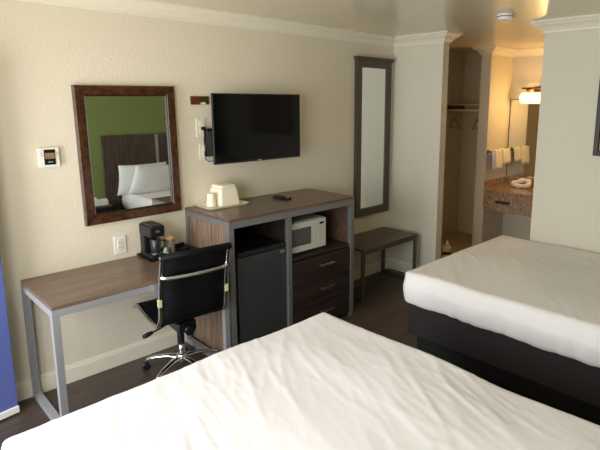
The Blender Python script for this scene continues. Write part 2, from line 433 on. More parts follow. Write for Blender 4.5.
bm = NB(); tube(bm, [(c0[0] + .030, c0[1] - .006, c0[2] + .08), (c0[0] + .058, c0[1] - .012, c0[2] + .075), (c0[0] + .058, c0[1] - .012, c0[2] + .03), (c0[0] + .028, c0[1] - .006, c0[2] + .02)], .005, 8); obj('mug_handle', bm, M['black_plastic'], o)
c = (.168, -.150, cz)
r = thing('condiment_jar', 'clear jar with a tan top of coffee packets on the black tray', 'jar', c)
bm = NB(); lathe(bm, [(.034, 0), (.036, .004), (.036, .105), (.033, .105), (.033, .006), (.0, .006)], c, 24); obj('jar_body', bm, M['clear'], r)
bm = NB(); lathe(bm, [(.0315, .008), (.0315, .07)], c, 16); obj('coffee_packets', bm, mat('brown_packets', (120, 92, 66), .6, var=(60, .5)), r)
bm = NB(); lathe(bm, [(.038, .106), (.039, .116), (.034, .124), (.012, .127), (.009, .135), (.003, .138)], c, 24); obj('jar_lid', bm, M['tan'], r)
c = (.112, -.205, cz)
bm = NB(); lathe(bm, [(.016, 0), (.020, .003), (.024, .030), (.018, .045), (.014, .062), (.006, .068)], c, 14)
tag(obj('creamer_cup', bm, mat('green_white_cup', (150, 178, 150), .3, var=(30, .6))), 'small green and white creamer cup in front of the jar', 'cup')
c = (.285, -.11, cz)
r = thing('packet_holder', 'low black packet holder on the right side of the black tray', 'holder', c)
bm = NB(); box(bm, .24, .325, -.16, -.06, cz, cz + .006, .002); box(bm, .24, .325, -.066, -.06, cz + .006, cz + .035, .002); box(bm, .24, .325, -.16, -.154, cz + .006, cz + .02, .002)
obj('holder_body', bm, M['black_plastic'], r)

# ------------------------------------------------------------------ wall mounted things
def frame_bm(x0, x1, z0, z1, w, y0, y1, wr=None):
    bm = NB(); wr = wr or w
    def ring(a, b, c_, d, y): return [(a, y, c_), (b, y, c_), (b, y, d), (a, y, d)]
    sects = [ring(x0, x1, z0, z1, y0), ring(x0, x1, z0, z1, y1 + .004), ring(x0 + .006, x1 - .006, z0 + .006, z1 - .006, y1), ring(x0 + w - .008, x1 - w + .008, z0 + w - .008, z1 - w + .008, y1 + .004), ring(x0 + w, x1 - w, z0 + w, z1 - w, y1 + .012), ring(x0 + w, x1 - w, z0 + w, z1 - w, y0)]
    vs = [[bm.verts.new(p) for p in s] for s in sects]
    for i in range(len(vs)):
        a, b = vs[i], vs[(i + 1) % len(vs)]
        for k in range(4): bm.faces.new((a[k], a[(k + 1) % 4], b[(k + 1) % 4], b[k]))
    return bm
# burl framed mirror
x0, x1, z0, z1 = -.334, .334, 1.032, 1.920
r = thing('wall_mirror', 'rectangular mirror in mottled dark brown wooden frame above the desk', 'mirror', (.0, 0, z0)); r.rotation_euler = (math.radians(-.25), math.radians(-.6), 0)
obj('mirror_frame', frame_bm(x0, x1, z0, z1, .062, -.004, -.042), M['burl'], r)
obj('inner_lip', frame_bm(x0 + .058, x1 - .058, z0 + .058, z1 - .058, .010, -.006, -.036), M['burl_edge'], r)
bm = NB(); box(bm, x0 + .055, x1 - .055, -.022, -.012, z0 + .055, z1 - .055); obj('mirror_glass', bm, M['mirror_glass'], r)
# tall mirror
x0, x1, z0, z1 = 2.232, 2.760, .668, 2.232
r = thing('dressing_mirror', 'tall narrow mirror in taupe frame with a small cornice above the bench', 'mirror', (2.5, 0, z0))
obj('mirror_frame', frame_bm(x0, x1, z0, z1, .082, -.004, -.040), M['taupe'], r)
bm = NB(); box(bm, x0 - .02, x1 + .02, -.058, -.004, z1, z1 + .018, .004); box(bm, x0 - .008, x1 + .008, -.048, -.004, z1 - .02, z1, .002); obj('cornice', bm, M['taupe'], r)
bm = NB(); box(bm, x0 + .07, x1 - .07, -.024, -.014, z0 + .07, z1 - .07); obj('mirror_glass', bm, M['mirror_glass'], r)
# television
x0, x1, z0, z1, y = .524, 1.352, 1.366, 1.879, -.20
r = thing('television', 'black flat screen television mounted on the wall above the cabinet', 'television', ((x0 + x1) / 2, 0, z0))
bm = NB(); box(bm, x0, x1, y, y + .018, z0, z1, .004); box(bm, x0 + .12, x1 - .12, y + .018, y + .055, z0 + .05, z1 - .12, .01); obj('housing', bm, M['black_plastic'], r)
bm = NB(); box(bm, x0 + .008, x1 - .008, y - .0015, y + .002, z0 + .016, z1 - .008); obj('screen', bm, M['black_gloss'], r)
bm = NB(); box(bm, .912, .945, y - .003, y, z0 + .004, z0 + .012); obj('logo', bm, M['nickel'], r)
bm = NB(); box(bm, .560, .85, -.022, -.002, 1.41, 1.62, .003); box(bm, .568, .66, -.10, -.02, 1.42, 1.60, .006); tube(bm, [(.65, -.09, 1.52), (.79, -.13, 1.52), (.90, -.15, 1.52)], .022, 8)
obj('wall_bracket', bm, M['black_matte'], r)
bm = NB(); tube(bm, [(.600, -.108 - .012 * math.cos(a), 1.51 + .05 * math.sin(a)) for a in [k * math.pi / 8 for k in range(17)]], .006, 6); obj('coiled_cable', bm, mat('tan_cable', (150, 116, 92), .5), r)
bm = NB(); tube(bm, [(.548, -.035, 1.622), (.560, -.05, 1.620), (.570, -.05, 1.585), (.563, -.035, 1.50), (.548, -.03, 1.43), (.552, -.035, 1.395), (.573, -.05, 1.375), (.61, -.08, 1.385), (.65, -.14, 1.41)], .0035, 6)
box(bm, .535, .563, -.036, -.012, 1.610, 1.634, .004); obj('power_cord', bm, M['black_plastic'], r)
# wall plates beside tv
for (a, b, c_, d, lab) in ((.500, .578, 1.560, 1.698, 'ivory outlet plate left of the television, the upper one with a plug'), (.520, .598, 1.388, 1.508, 'ivory wall plate left of the television, the lower one')):
    r = thing('wall_plate', lab, 'outlet', ((a + b) / 2, 0, c_))
    bm = NB(); box(bm, a, b, -.009, -.001, c_, d, .004); obj('plate', bm, M['ivory'], r)
    bm = NB()
    for k in (0, 1):
        zc = c_ + (d - c_) * (.3 + .4 * k); box(bm, (a + b) / 2 - .017, (a + b) / 2 + .017, -.0115, -.008, zc - .018, zc + .018, .003)
    obj('socket', bm, M['white_plastic'], r)
# desk outlet
r = thing('wall_outlet', 'white double outlet plate on the wall just above the desktop', 'outlet', (-.118, 0, .796))
bm = NB(); box(bm, -.158, -.078, -.009, -.001, .796, .921, .004); p_ = obj('plate', bm, M['white_plastic'], r)
bm = NB(); box(bm, -.135, -.101, -.013, -.008, .821, .896, .003); s_ = obj('socket', bm, M['ivory'], r)
for zc in (.841, .876):
    for dx in (-.006, .006):
        bm = NB(); box(bm, -.118 + dx - .001, -.118 + dx + .001, -.0135, -.0125, zc - .005, zc + .005); obj('slot', bm, M['dark_edge'], s_)
# little plaque
r = thing('wall_plaque', 'small red and dark green picture plaque beside the television', 'plaque', (.540, 0, 1.797))
bm = NB(); box(bm, .465, .616, -.010, -.001, 1.797, 1.858, .002); obj('board', bm, M['plaque'], r)
bm = NB(); box(bm, .542, .612, -.012, -.009, 1.802, 1.853, .001); box(bm, .519, .542, -.012, -.009, 1.827, 1.853, .001); obj('green_patch', bm, M['plaque_green'], r)
bm = NB(); prism(bm, [(-.022, 0), (.028, 0), (.022, .012), (.004, .018), (-.014, .012)], 0, .003, Matrix.Translation((.560, -.0155, 1.799)) @ Matrix(((1, 0, 0, 0), (0, 0, 1, 0), (0, 1, 0, 0), (0, 0, 0, 1)))); obj('pale_mark', bm, M['ivory'], r)
# thermostat
r = thing('thermostat', 'white wall thermostat with a dark display left of the wooden framed mirror', 'thermostat', (-.51, 0, 1.425))
bm = NB(); box(bm, -.567, -.452, -.026, -.001, 1.426, 1.543, .005); h_ = obj('housing', bm, M['white_plastic'], r)
bm = NB(); box(bm, -.538, -.476, -.031, -.026, 1.441, 1.533, .002); s_ = obj('display', bm, M['screen_dark'], r)
bm = NB(); box(bm, -.534, -.480, -.0325, -.030, 1.477, 1.513, .001); obj('lcd', bm, mat('lcd_orange_grey', (158, 124, 96), .4, var=(22, .35)), s_)
bm = NB()
for k in range(5): box(bm, -.520 + k * .006, -.5155 + k * .006, -.0325, -.030, 1.455, 1.462)
obj('lettering', bm, mat('grey_letters', (150, 150, 150), .5), s_)
for zc in (1.510, 1.497):
    for xx in (-.554, -.469):
        bm = NB(); box(bm, xx, xx + .009, -.0275, -.0255, zc, zc + .003); obj('button', bm, M['bronze'], r)
# framed picture on the right wall
r = thing('framed_picture', 'framed picture hanging on the right wall above the far bed', 'picture', (XC, -2.45, 1.41))
def wallc(fr):  # swap x->-y plane
    for v in fr.verts: v.co = Vector((XC + v.co.y, v.co.x, v.co.z))
    return fr
obj('picture_frame', wallc(frame_bm(-2.88, -2.022, 1.408, 2.02, .04, -.004, -.035)), M['dark_edge'], r)
bm = NB(); box(bm, XC - .02, XC - .008, -2.845, -2.06, 1.445, 1.985); obj('artwork', bm, M['art'], r)

# smoke detector
r = thing('smoke_detector', 'round white smoke detector on the glossy ceiling', 'smoke detector', (2.272, -1.492, H - .045))
bm = NB(); lathe(bm, [(.062, 0), (.066, -.010), (.066, -.018)], (2.272, -1.492, H), 28); obj('mounting_ring', bm, M['white_plastic'], r)
bm = NB(); lathe(bm, [(.056, -.018), (.060, -.024), (.058, -.036), (.040, -.045), (.012, -.046)], (2.272, -1.492, H), 28); obj('cover', bm, M['white_plastic'], r)
bm = NB(); lathe(bm, [(.0625, -.0175), (.0625, -.0225)], (2.272, -1.492, H), 28); obj('vent_slot', bm, M['dark_edge'], r)

# ------------------------------------------------------------------ luggage bench
NX0, NX1, NY0, NZ = 1.870, 2.702, -.462, .497
r = thing('luggage_bench', 'low dark brown luggage bench below the tall mirror', 'bench', ((NX0 + NX1) / 2, NY0, 0))
bm = NB(); box(bm, NX0, NX1, NY0, -.02, NZ - .02, NZ, .002); obj('bench_top', bm, mat('bench_wood', (108, 90, 74), .35, grain=('x', (66, 52, 42), 30, 12)), r)
bm = NB(); box(bm, NX0, NX1, NY0 + .002, NY0 + .03, NZ - .052, NZ - .02, .002); box(bm, NX0, NX1, -.048, -.022, NZ - .052, NZ - .02, .002); obj('apron_rail', bm, M['dark_metal'], r)
for x in (NX0, NX1 - .03):
    for y in (NY0 + .002, -.05):
        bm = NB(); box(bm, x, x + .03, y, y + .028, 0, NZ - .052, .002); obj('leg', bm, M['dark_metal'], r)
    bm = NB(); box(bm, x, x + .03, NY0 + .03, -.05, 0, .03, .002); obj('foot_bar', bm, M['dark_metal'], r)

# ------------------------------------------------------------------ office chair (local: faces +Y)
chair = thing('office_chair', 'black ribbed armless office chair with chrome frame pulled up to the desk', 'chair', (.093, -.385, 0), math.radians(-6))
W2 = .208
side = [(.250, .425), (.240, .450), (.18, .462), (.05, .448), (-.10, .440), (-.19, .452), (-.235, .50), (-.252, .58), (-.262, .69), (-.283, .79), (-.312, .895), (-.325, .928)]
def smooth_path(p, n=6):
    out = []
    for i in range(len(p) - 1):
        p0, p1, p2, p3 = p[max(i - 1, 0)], p[i], p[i + 1], p[min(i + 2, len(p) - 1)]
        for k in range(n):
            t = k / n
            out.append(tuple(.5 * ((2 * b) + (-a + c) * t + (2 * a - 5 * b + 4 * c - d) * t * t + (-a + 3 * b - 3 * c + d) * t ** 3) for a, b, c, d in zip(p0, p1, p2, p3)))
    out.append(p[-1]); return out
sp = smooth_path(side, 6)
ib = min(range(len(sp)), key=lambda i: abs(sp[i][1] - .52) + (0 if sp[i][0] < -.15 else 9))
for s in (-1, 1):
    bm = NB(); tube(bm, [(s * (W2 + .008), y, z) for y, z in sp[3:]], .0115, 10, flat=(1, 1.15)); obj('side_rail', bm, M['chrome'], chair, world=False)
def sling(path, x0, x1, thick=.012, rib=.0022, ny=4):
    """ribbed sling following path in (y,z)"""
    # resample densely for the ribs
    dense = []; acc = 0
    for a, b in zip(path, path[1:]):
        for k in range(4): dense.append((a[0] + (b[0] - a[0]) * k / 4, a[1] + (b[1] - a[1]) * k / 4))
    dense.append(path[-1]); bm = NB(); top = []; bot = []; s = 0
    for i, p in enumerate(dense):
        q0, q1 = dense[max(i - 1, 0)], dense[min(i + 1, len(dense) - 1)]
        t = Vector((q1[0] - q0[0], q1[1] - q0[1])).normalized(); nn = Vector((-t.y, t.x))
        if i: s += math.dist(p, dense[i - 1])
        o = thick / 2 + rib * abs(math.sin(s / .022 * math.pi)) - rib / 2
        rowt, rowb = [], []
        for j in range(ny + 1):
            x = x0 + (x1 - x0) * j / ny
            rowt.append(bm.verts.new((x, p[0] + nn.x * o, p[1] + nn.y * o))); rowb.append(bm.verts.new((x, p[0] - nn.x * o, p[1] - nn.y * o)))
        top.append(rowt); bot.append(rowb)
    for i in range(len(top) - 1):
        for j in range(ny):
            bm.faces.new((top[i][j], top[i][j + 1], top[i + 1][j + 1], top[i + 1][j])).smooth = True
            bm.faces.new((bot[i][j], bot[i + 1][j], bot[i + 1][j + 1], bot[i][j + 1])).smooth = True
        bm.faces.new((top[i][0], top[i + 1][0], bot[i + 1][0], bot[i][0])); bm.faces.new((top[i][ny], bot[i][ny], bot[i + 1][ny], top[i + 1][ny]))
    for j in range(ny):
        bm.faces.new((top[0][j], bot[0][j], bot[0][j + 1], top[0][j + 1])); bm.faces.new((top[-1][j], top[-1][j + 1], bot[-1][j + 1], bot[-1][j]))
    return bm
obj('seat', sling(sp[2:ib + 1], -W2, W2), M['sling'], chair, world=False)
obj('backrest', sling(sp[ib:-1], -W2, W2), M['sling'], chair, world=False)
bm = NB(); tube(bm, [(-W2 - .018, -.324, .922), (0, -.328, .922), (W2 + .018, -.324, .922)], .021, 12); obj('top_roll', bm, M['sling'], chair, world=False)
bm = NB(); tube(bm, [(-W2, .243, .445), (W2, .243, .445)], .014, 12); obj('front_roll', bm, M['sling'], chair, world=False)
bm = NB(); tube(bm, smooth_path([(-W2 - .008, -.278, .795), (-W2 + .03, -.312, .788), (0, -.326, .786), (W2 - .03, -.312, .788), (W2 + .008, -.278, .795)], 5), .0125, 10, flat=(1, 1.2)); obj('cross_bar', bm, M['chrome'], chair, world=False)
for s in (-1, 1):
    bm = NB(); box(bm, s * (W2 + .012) - .012, s * (W2 + .012) + .012, -.270, -.248, .60, .650, .004); obj('rail_clip', bm, M['green_clip'], chair, world=False)
bm = NB(); tube(bm, smooth_path([(-W2, -.06, .435), (-.10, -.06, .40), (0, -.06, .392), (.10, -.06, .40), (W2, -.06, .435)], 4), .012, 8); tube(bm, smooth_path([(-W2, .1, .445), (-.10, .09, .405), (0, .08, .395), (.10, .09, .405), (W2, .1, .445)], 4), .012, 8)
obj('seat_spreader', bm, M['black_plastic'], chair, world=False)
bm = NB(); box(bm, -.065, .065, -.13, .12, .325, .40, .02, 3); tube(bm, [(0, -.125, .36), (0, -.17, .352)], [.028, .034], 12); obj('tilt_mechanism', bm, M['black_plastic'], chair, world=False)
bm = NB(); tube(bm, [(-.05, .0, .375), (-.15, -.05, .372), (-.225, -.075, .366)], .006, 8); tube(bm, [(-.215, -.07, .367), (-.245, -.08, .365), (-.275, -.09, .363)], [.012, .016, .013], 10); obj('lever', bm, M['black_plastic'], chair, world=False)
bm = NB(); lathe(bm, [(.024, .20), (.024, .33)], (0, 0, 0), 18); obj('gas_sleeve', bm, M['black_plastic'], chair, world=False)
bm = NB(); lathe(bm, [(.016, .09), (.016, .21)], (0, 0, 0), 18); lathe(bm, [(.036, .075), (.040, .085), (.036, .125), (.022, .135)], (0, 0, 0), 20); obj('column', bm, M['chrome'], chair, world=False)
for k in range(5):
    a = math.radians(66 + 72 * k); ca, sa = math.cos(a), math.sin(a); rad = .250
    bm = NB(); tube(bm, smooth_path([(ca * .02, sa * .02, .105), (ca * .10, sa * .10, .108), (ca * .20, sa * .20, .092), (ca * rad, sa * rad, .072)], 4), [.026 - .011 * i / 12 for i in range(13)], 10, flat=(1, .6)); lg = obj('leg', bm, M['chrome'], chair, world=False)
    bm = NB(); cx, cy = ca * (rad + .005), sa * (rad + .005)
    for off in (-.014, .014):
        before = set(bm.verts); lathe(bm, [(.020, -.008), (.026, -.006), (.026, .006), (.020, .008)], (0, 0, 0), 18, 'y')
        nv = [v for v in bm.verts if v not in before]
        bmesh.ops.transform(bm, matrix=Matrix.Translation((cx, cy, .026)) @ Matrix.Rotation(a + .6, 4, 'Z') @ Matrix.Translation((0, off, 0)), verts=nv)
    tube(bm, [(cx, cy, .03), (cx, cy, .072)], .009, 8); box(bm, cx - .014, cx + .014, cy - .014, cy + .014, .036, .056, .006)
    obj('caster', bm, M['black_plastic'], lg, world=False)

# ------------------------------------------------------------------ beds
def wrinkle(x, y, seed, ang, amp):
    c_, s_ = math.cos(ang), math.sin(ang)
    u, v = x * c_ + y * s_, -x * s_ + y * c_
    h = 0
    for fu, fv, a, off in ((1.3, 5.0, .55, 0), (2.0, 10, .5, 7.3), (3.5, 20, .30, 3.1), (5, 36, .12, 9.7)):
        w = noise.noise(Vector((u * .8 + off, v * .8, seed))) * .5
        q = noise.noise(Vector((u * fu + off, (v + w * .22) * fv, seed + off)))
        h += a * (1 - abs(q) * 2.6) ** 3 * (1 if abs(q) < .38 else 0)
    mask = .25 + .75 * max(0, min(1, .5 + 1.4 * noise.noise(Vector((x * 1.3, y * 1.3, seed + 20)))))
    return amp * h * mask + amp * 2.0 * noise.noise(Vector((x * 2.2, y * 2.2, seed + 5)))
def duvet(x0, x1, y0, y1, z0, z1, rad, seed, amp, ang, nx=170, ny=200, rc=.07, m=None):
    hx, hy = (x1 - x0) / 2, (y1 - y0) / 2; cx, cy = (x0 + x1) / 2, (y0 + y1) / 2
    bm = NB(); side = z1 - z0
    # plan grid is the unfolded cloth: top plus drop on all sides
    grid = []
    for j in range(ny + 1):
        row = []
        for i in range(nx + 1):
            u = (2 * i / nx - 1) * (hx + side); v = (2 * j / ny - 1) * (hy + side)
            # unfold distances
            def fold(a, h):
                s = 1 if a >= 0 else -1; a = abs(a)
                flat = h - rad; arc = rad * math.pi / 2
                if a <= flat: return s * a, 0., 0.
                if a <= flat + arc:
                    t = (a - flat) / rad; return s * (flat + rad * math.sin(t)), rad * (1 - math.cos(t)), t / (math.pi / 2)
                return s * h, rad + (a - flat - arc), 1.
            px, dx, tx_ = fold(u, hx); py, dy, ty_ = fold(v, hy)
            drop = min(max(dx, dy) if min(dx, dy) < 1e-6 else math.hypot(dx, dy) if max(dx, dy) < rad else max(dx, dy), side)
            # rounded vertical corners
            ex, ey = abs(px) - (hx - rc), abs(py) - (hy - rc)
            if ex > 0 and ey > 0:
                dd = math.hypot(ex, ey)
                if dd > rc:
                    px = math.copysign(hx - rc + ex / dd * rc, px); py = math.copysign(hy - rc + ey / dd * rc, py)
            X, Y, Z = cx + px, cy + py, z1 - drop
            topw = max(0, 1 - drop / .03)
            k = wrinkle(X, Y, seed, ang, amp)
            Z += k * topw + .006 * topw * (1 - (px / hx) ** 2) * (1 - (py / hy) ** 2)
            if drop > .02:
                f = min(1, (drop - .02) / .08); along = (Y if tx_ >= ty_ else X)
                o = (.010 * noise.noise(Vector((along * 9, drop * 3, seed))) + .008 * noise.noise(Vector((along * 22, drop * 4, seed + 3))) + .016 * math.sin(min(1, drop / side) * math.pi)) * f
                nx_, ny_ = (math.copysign(1, u) if tx_ >= ty_ else 0), (math.copysign(1, v) if ty_ >= tx_ else 0)
                l_ = math.hypot(nx_, ny_) or 1; X += nx_ / l_ * o; Y += ny_ / l_ * o
                if drop > side - .004:
                    Z += .012 * noise.noise(Vector((along * 5, 1, seed))); X -= nx_ / l_ * .012; Y -= ny_ / l_ * .012
            row.append(bm.verts.new((X, Y, Z)))
        grid.append(row)
    for j in range(ny):
        for i in range(nx):
            f = bm.faces.new((grid[j][i], grid[j][i + 1], grid[j + 1][i + 1], grid[j + 1][i])); f.smooth = True
    bmesh.ops.remove_doubles(bm, verts=bm.verts[:], dist=.0004)
    bmesh.ops.dissolve_degenerate(bm, edges=bm.edges[:], dist=.0004)
    return bm

def bed(x0, x1, y0, y1, ztop, zlow, seed, ang, amp, lab, dlab, blab, m):
    r = thing('bed', lab, 'bed', ((x0 + x1) / 2, (y0 + y1) / 2, 0))
    bm = NB(); box(bm, x0 + .035, x1 - .035, y0 + .03, y1 - .035, .17, zlow + .035, .015, 3); obj('box_spring', bm, M['base_fabric'], r)
    bm = NB(); box(bm, x0 + .09, x1 - .09, y0 + .03, y1 - .09, 0, .169); obj('bed_base', bm, M['base_black'], r)
    bm = NB(); box(bm, x0 + .03, x1 - .03, y0 + .04, y1 - .03, zlow + .036, ztop - .03, .04, 3); obj('mattress', bm, M['pillow'], r)
    bm = duvet(x0, x1, y0, y1, zlow, ztop, .045, seed, amp, ang); d = obj('bed_sheet', bm, m)
    tag(d, dlab, 'bed sheet')
    return r
bed(-1.150, .497, -3.52, -1.362, .622, .40, 11., math.radians(68), .009, 'near queen bed in the foreground on dark base', 'rumpled white sheet over the near bed in the foreground', '', M['sheet'])
bed(1.326, 2.812, -3.52, -1.300, .638, .415, 31., math.radians(35), .006, 'far bed by the right wall, dark brown box base below the white sheet', 'smooth white sheet over the far bed with side drop hanging', '', M['sheet2'])
# headboards on the green wall
def headboard(xa, xb, zt, seam, lab):
    r = thing('headboard', lab, 'headboard', ((xa + xb) / 2, YD, 0))
    bm = NB(); box(bm, xa, xb, YD + .001, YD + .045, .0, zt, .003); obj('panel', bm, M['headboard'], r)
    bm = NB(); box(bm, seam, seam + .04, YD + .045, YD + .049, .0, zt - .005); obj('metal_strip', bm, M['grey_metal'], r)
headboard(1.14, 2.81, 1.40, 1.88, 'dark wood panel headboard of the far bed against the green wall')
# pillows
def pillow(c, w, h, t, rot, lab):
    bm = NB(); n = 28; g = []
    for side in (1, -1):
        rows = []
        for j in range(n + 1):
            row = []
            for i in range(n + 1):
                u, v = 2 * i / n - 1, 2 * j / n - 1
                e = (1 - abs(u) ** 2.6) * (1 - abs(v) ** 2.6)
                zz = side * t / 2 * max(0, e) ** .5 + .006 * noise.noise(Vector((u * 3 + c[0], v * 3, side))) * e
                pin = 1 - .06 * (1 - abs(v) ** 2) * abs(u) ** 3; piv = 1 - .07 * (1 - abs(u) ** 2) * abs(v) ** 3
                row.append(bm.verts.new((u * w / 2 * pin, v * h / 2 * piv, zz)))
            rows.append(row)
        g.append(rows)
        for j in range(n):
            for i in range(n): bm.faces.new((rows[j][i], rows[j][i + 1], rows[j + 1][i + 1], rows[j + 1][i])).smooth = True
    bmesh.ops.remove_doubles(bm, verts=bm.verts[:], dist=.0005)
    bmesh.ops.transform(bm, matrix=Matrix.Translation(c) @ rot, verts=bm.verts[:])
    o = obj('pillow', bm, M['pillow'], loc=c); tag(o, lab, 'pillow', 'pillows on the far bed'); return o
def prot(tilt, rz=0, roll=0): return Matrix.Rotation(rz, 4, 'Z') @ Matrix.Rotation(math.radians(tilt), 4, 'X') @ Matrix.Rotation(roll, 4, 'Z')
pillow((1.54, -3.30, .820), .66, .44, .15, prot(74, math.radians(3)), 'white pillow of the left stack leaning on the headboard, behind the front one')
pillow((1.63, -3.10, .825), .68, .45, .17, prot(64, math.radians(-3), -.07), 'front white pillow of the left stack on the far bed, reflected in the mirror')
pillow((2.34, -3.37, .865), .66, .44, .17, prot(66, math.radians(2)), 'white pillow on the wall side of the far bed')
# nightstand with phone
r = thing('nightstand', 'small nightstand between the beds, seen in the framed mirror', 'nightstand', (.80, -3.38, 0))
bm = NB(); box(bm, .55, 1.05, YD + .01, -3.16, .52, .545, .003); obj('nightstand_top', bm, M['top_wood'], r)
bm = NB(); box(bm, .57, 1.03, YD + .01, -3.18, .30, .52, .003); obj('drawer_box', bm, M['drawer_wood'], r)
bm = NB(); box(bm, .75, .85, -3.178, -3.166, .40, .415, .003); obj('drawer_handle', bm, M['nickel'], r)
for x in (.56, 1.01):
    for y in (YD + .02, -3.21):
        bm = NB(); box(bm, x, x + .03, y, y + .03, 0, .30, .002); obj('leg', bm, M['grey_metal'], r)
r = thing('telephone', 'white desk telephone on the nightstand, seen in the framed mirror', 'telephone', (.94, -3.3, .546))
bm = NB(); prism(bm, [(0, 0), (.20, 0), (.20, .05), (.06, .075), (0, .06)], 0, .17, Matrix.Translation((.855, -3.20, .546)) @ Matrix(((0, 0, 1, 0), (-1, 0, 0, 0), (0, 1, 0, 0), (0, 0, 0, 1)))); obj('phone_body', bm, M['white_plastic'], r)
bm = NB(); tube(bm, [(.88, -3.22, .625), (.88, -3.26, .64), (.88, -3.35, .64), (.88, -3.39, .622)], [.022, .014, .014, .022], 10); obj('handset', bm, M['white_plastic'], r)

# ------------------------------------------------------------------ closet
r = thing('closet_shelf', 'white wire shelf with hanging rod in the closet nook', 'shelf', (4.6, .1, 1.73))
bm = NB()
for k in range(24): x = 4.40 + k * .0165; tube(bm, [(x, YW - .001, 1.790), (x, YA + .132, 1.790)], .0028, 5)
for x in (4.40, 4.60, 4.785): tube(bm, [(x, YW - .001, 1.785), (x, YA + .132, 1.785)], .006, 6)
obj('wire_deck', bm, M['wire_white'], r)
bm = NB(); tube(bm, [(4.39, YW - .001, 1.718), (4.39, YA + .132, 1.718)], .013, 10); obj('hanging_rod', bm, M['wire_white'], r)
for y in (.30, -.19):
    bm = NB(); box(bm, 4.38, 4.79, y - .005, y + .005, 1.705, 1.783, .002); obj('bracket', bm, M['dark_metal'], r)
def hanger(y, rz, lab):
    r = thing('clothes_hanger', lab, 'hanger', (4.39, y, 1.4885), rz, 'wooden hangers on the closet rod')
    bm = NB(); tube(bm, [(-.19, 0, .0), (-.13, 0, .035), (-.05, 0, .10), (0, 0, .125), (.05, 0, .10), (.13, 0, .035), (.19, 0, 0)], [.007, .010, .011, .012, .011, .010, .007], 8); obj('shoulder_bar', bm, M['wood_hanger'], r, world=False)
    bm = NB(); tube(bm, [(-.18, 0, .004), (.18, 0, .004)], .005, 8); obj('trouser_bar', bm, M['wood_hanger'], r, world=False)
    bm = NB(); tube(bm, [(0, 0, .13), (0, 0, .165)] + [(.020 * math.cos(a), 0, .195 + .020 * math.sin(a)) for a in [math.radians(q) for q in range(-90, 170, 30)]], .003, 6); obj('hook', bm, M['nickel'], r, world=False)
hanger(.20, math.radians(55), 'wooden hanger turned face on at the left end of the closet rod')
hanger(-.13, math.radians(12), 'wooden hanger near the divider end of the closet rod')
# shoes-rack-like small item: clothes iron
r = thing('clothes_iron', 'small white and black clothes iron on the closet floor', 'iron', (3.80, -.135, 0), math.radians(30))
so = [(-.11, -.05), (.02, -.055), (.09, -.03), (.13, 0), (.09, .03), (.02, .055), (-.11, .05)]
bm = NB(); prism(bm, so, 0, .03); obj('soleplate', bm, M['black_plastic'], r, world=False)
bm = NB(); prism(bm, [(x * .9, y * .9) for x, y in so], .031, .075); tube(bm, [(-.085, 0, .07), (-.085, 0, .12), (-.04, 0, .14), (.05, 0, .125), (.07, 0, .07)], .014, 8); obj('iron_body', bm, M['white_plastic'], r, world=False)

# ------------------------------------------------------------------ vanity
VX, VZ = 4.22, .770
r = thing('vanity_counter', 'brown granite vanity counter with drawer front in the lit alcove', 'vanity', (4.5, -1.2, .51))
bm = NB(); box(bm, VX, XB - .001, -2.05, YA - .002, VZ - .035, VZ, .004); obj('countertop', bm, M['granite'], r)
bm = NB(); box(bm, XB - .022, XB - .001, -2.05, YA - .002, VZ, VZ + .10, .002); box(bm, VX + .01, XB - .022, YA - .023, YA - .002, VZ, VZ + .10, .002); obj('backsplash', bm, M['granite'], r)
bm = NB(); box(bm, VX + .012, VX + .034, -2.05, YA - .002, .512, VZ - .035, .002); d_ = obj('apron_drawer', bm, M['granite'], r)
bm = NB(); box(bm, VX + .004, VX + .014, -.700, -.515, .612, .645, .004); obj('drawer_pull', bm, M['dark_edge'], d_)
r = thing('vanity_mirror', 'frameless vanity mirror on the alcove back wall', 'mirror', (XB, -1.15, .90))
bm = NB(); box(bm, XB - .008, XB - .001, -1.95, -.366, .874, 1.85); obj('mirror_glass', bm, M['mirror_glass'], r)
bm = NB(); box(bm, XB - .011, XB - .0005, -.366, -.358, .874, 1.858); box(bm, XB - .011, XB - .0005, -1.95, -.366, 1.85, 1.858); obj('edge_trim', bm, M['bronze'], r)
# light
r = thing('vanity_light', 'glowing frosted glass vanity light on a bronze bar above the mirror', 'light', (XB, -.75, 1.85))
bm = NB(); box(bm, XB - .02, XB - .001, -.85, -.65, 1.945, 2.005, .006); tube(bm, [(XB - .02, -.75, 1.975), (XB - .10, -.75, 1.99)], .012, 8); tube(bm, [(XB - .10, -.54, 1.99), (XB - .10, -1.2, 1.99)], .011, 10)
for y in (-.62, -1.1): lathe(bm, [(.016, 0), (.026, .02), (.026, .035)], (XB - .10, y, 1.945), 14)
obj('bronze_bar', bm, M['bronze'], r)
bm = NB(); lathe(bm, [(.050, -1.20), (.066, -1.185), (.066, -.550), (.050, -.535)], (XB - .10, 0, 1.87), 24, 'y'); obj('glass_shade', bm, M['shade'], r)
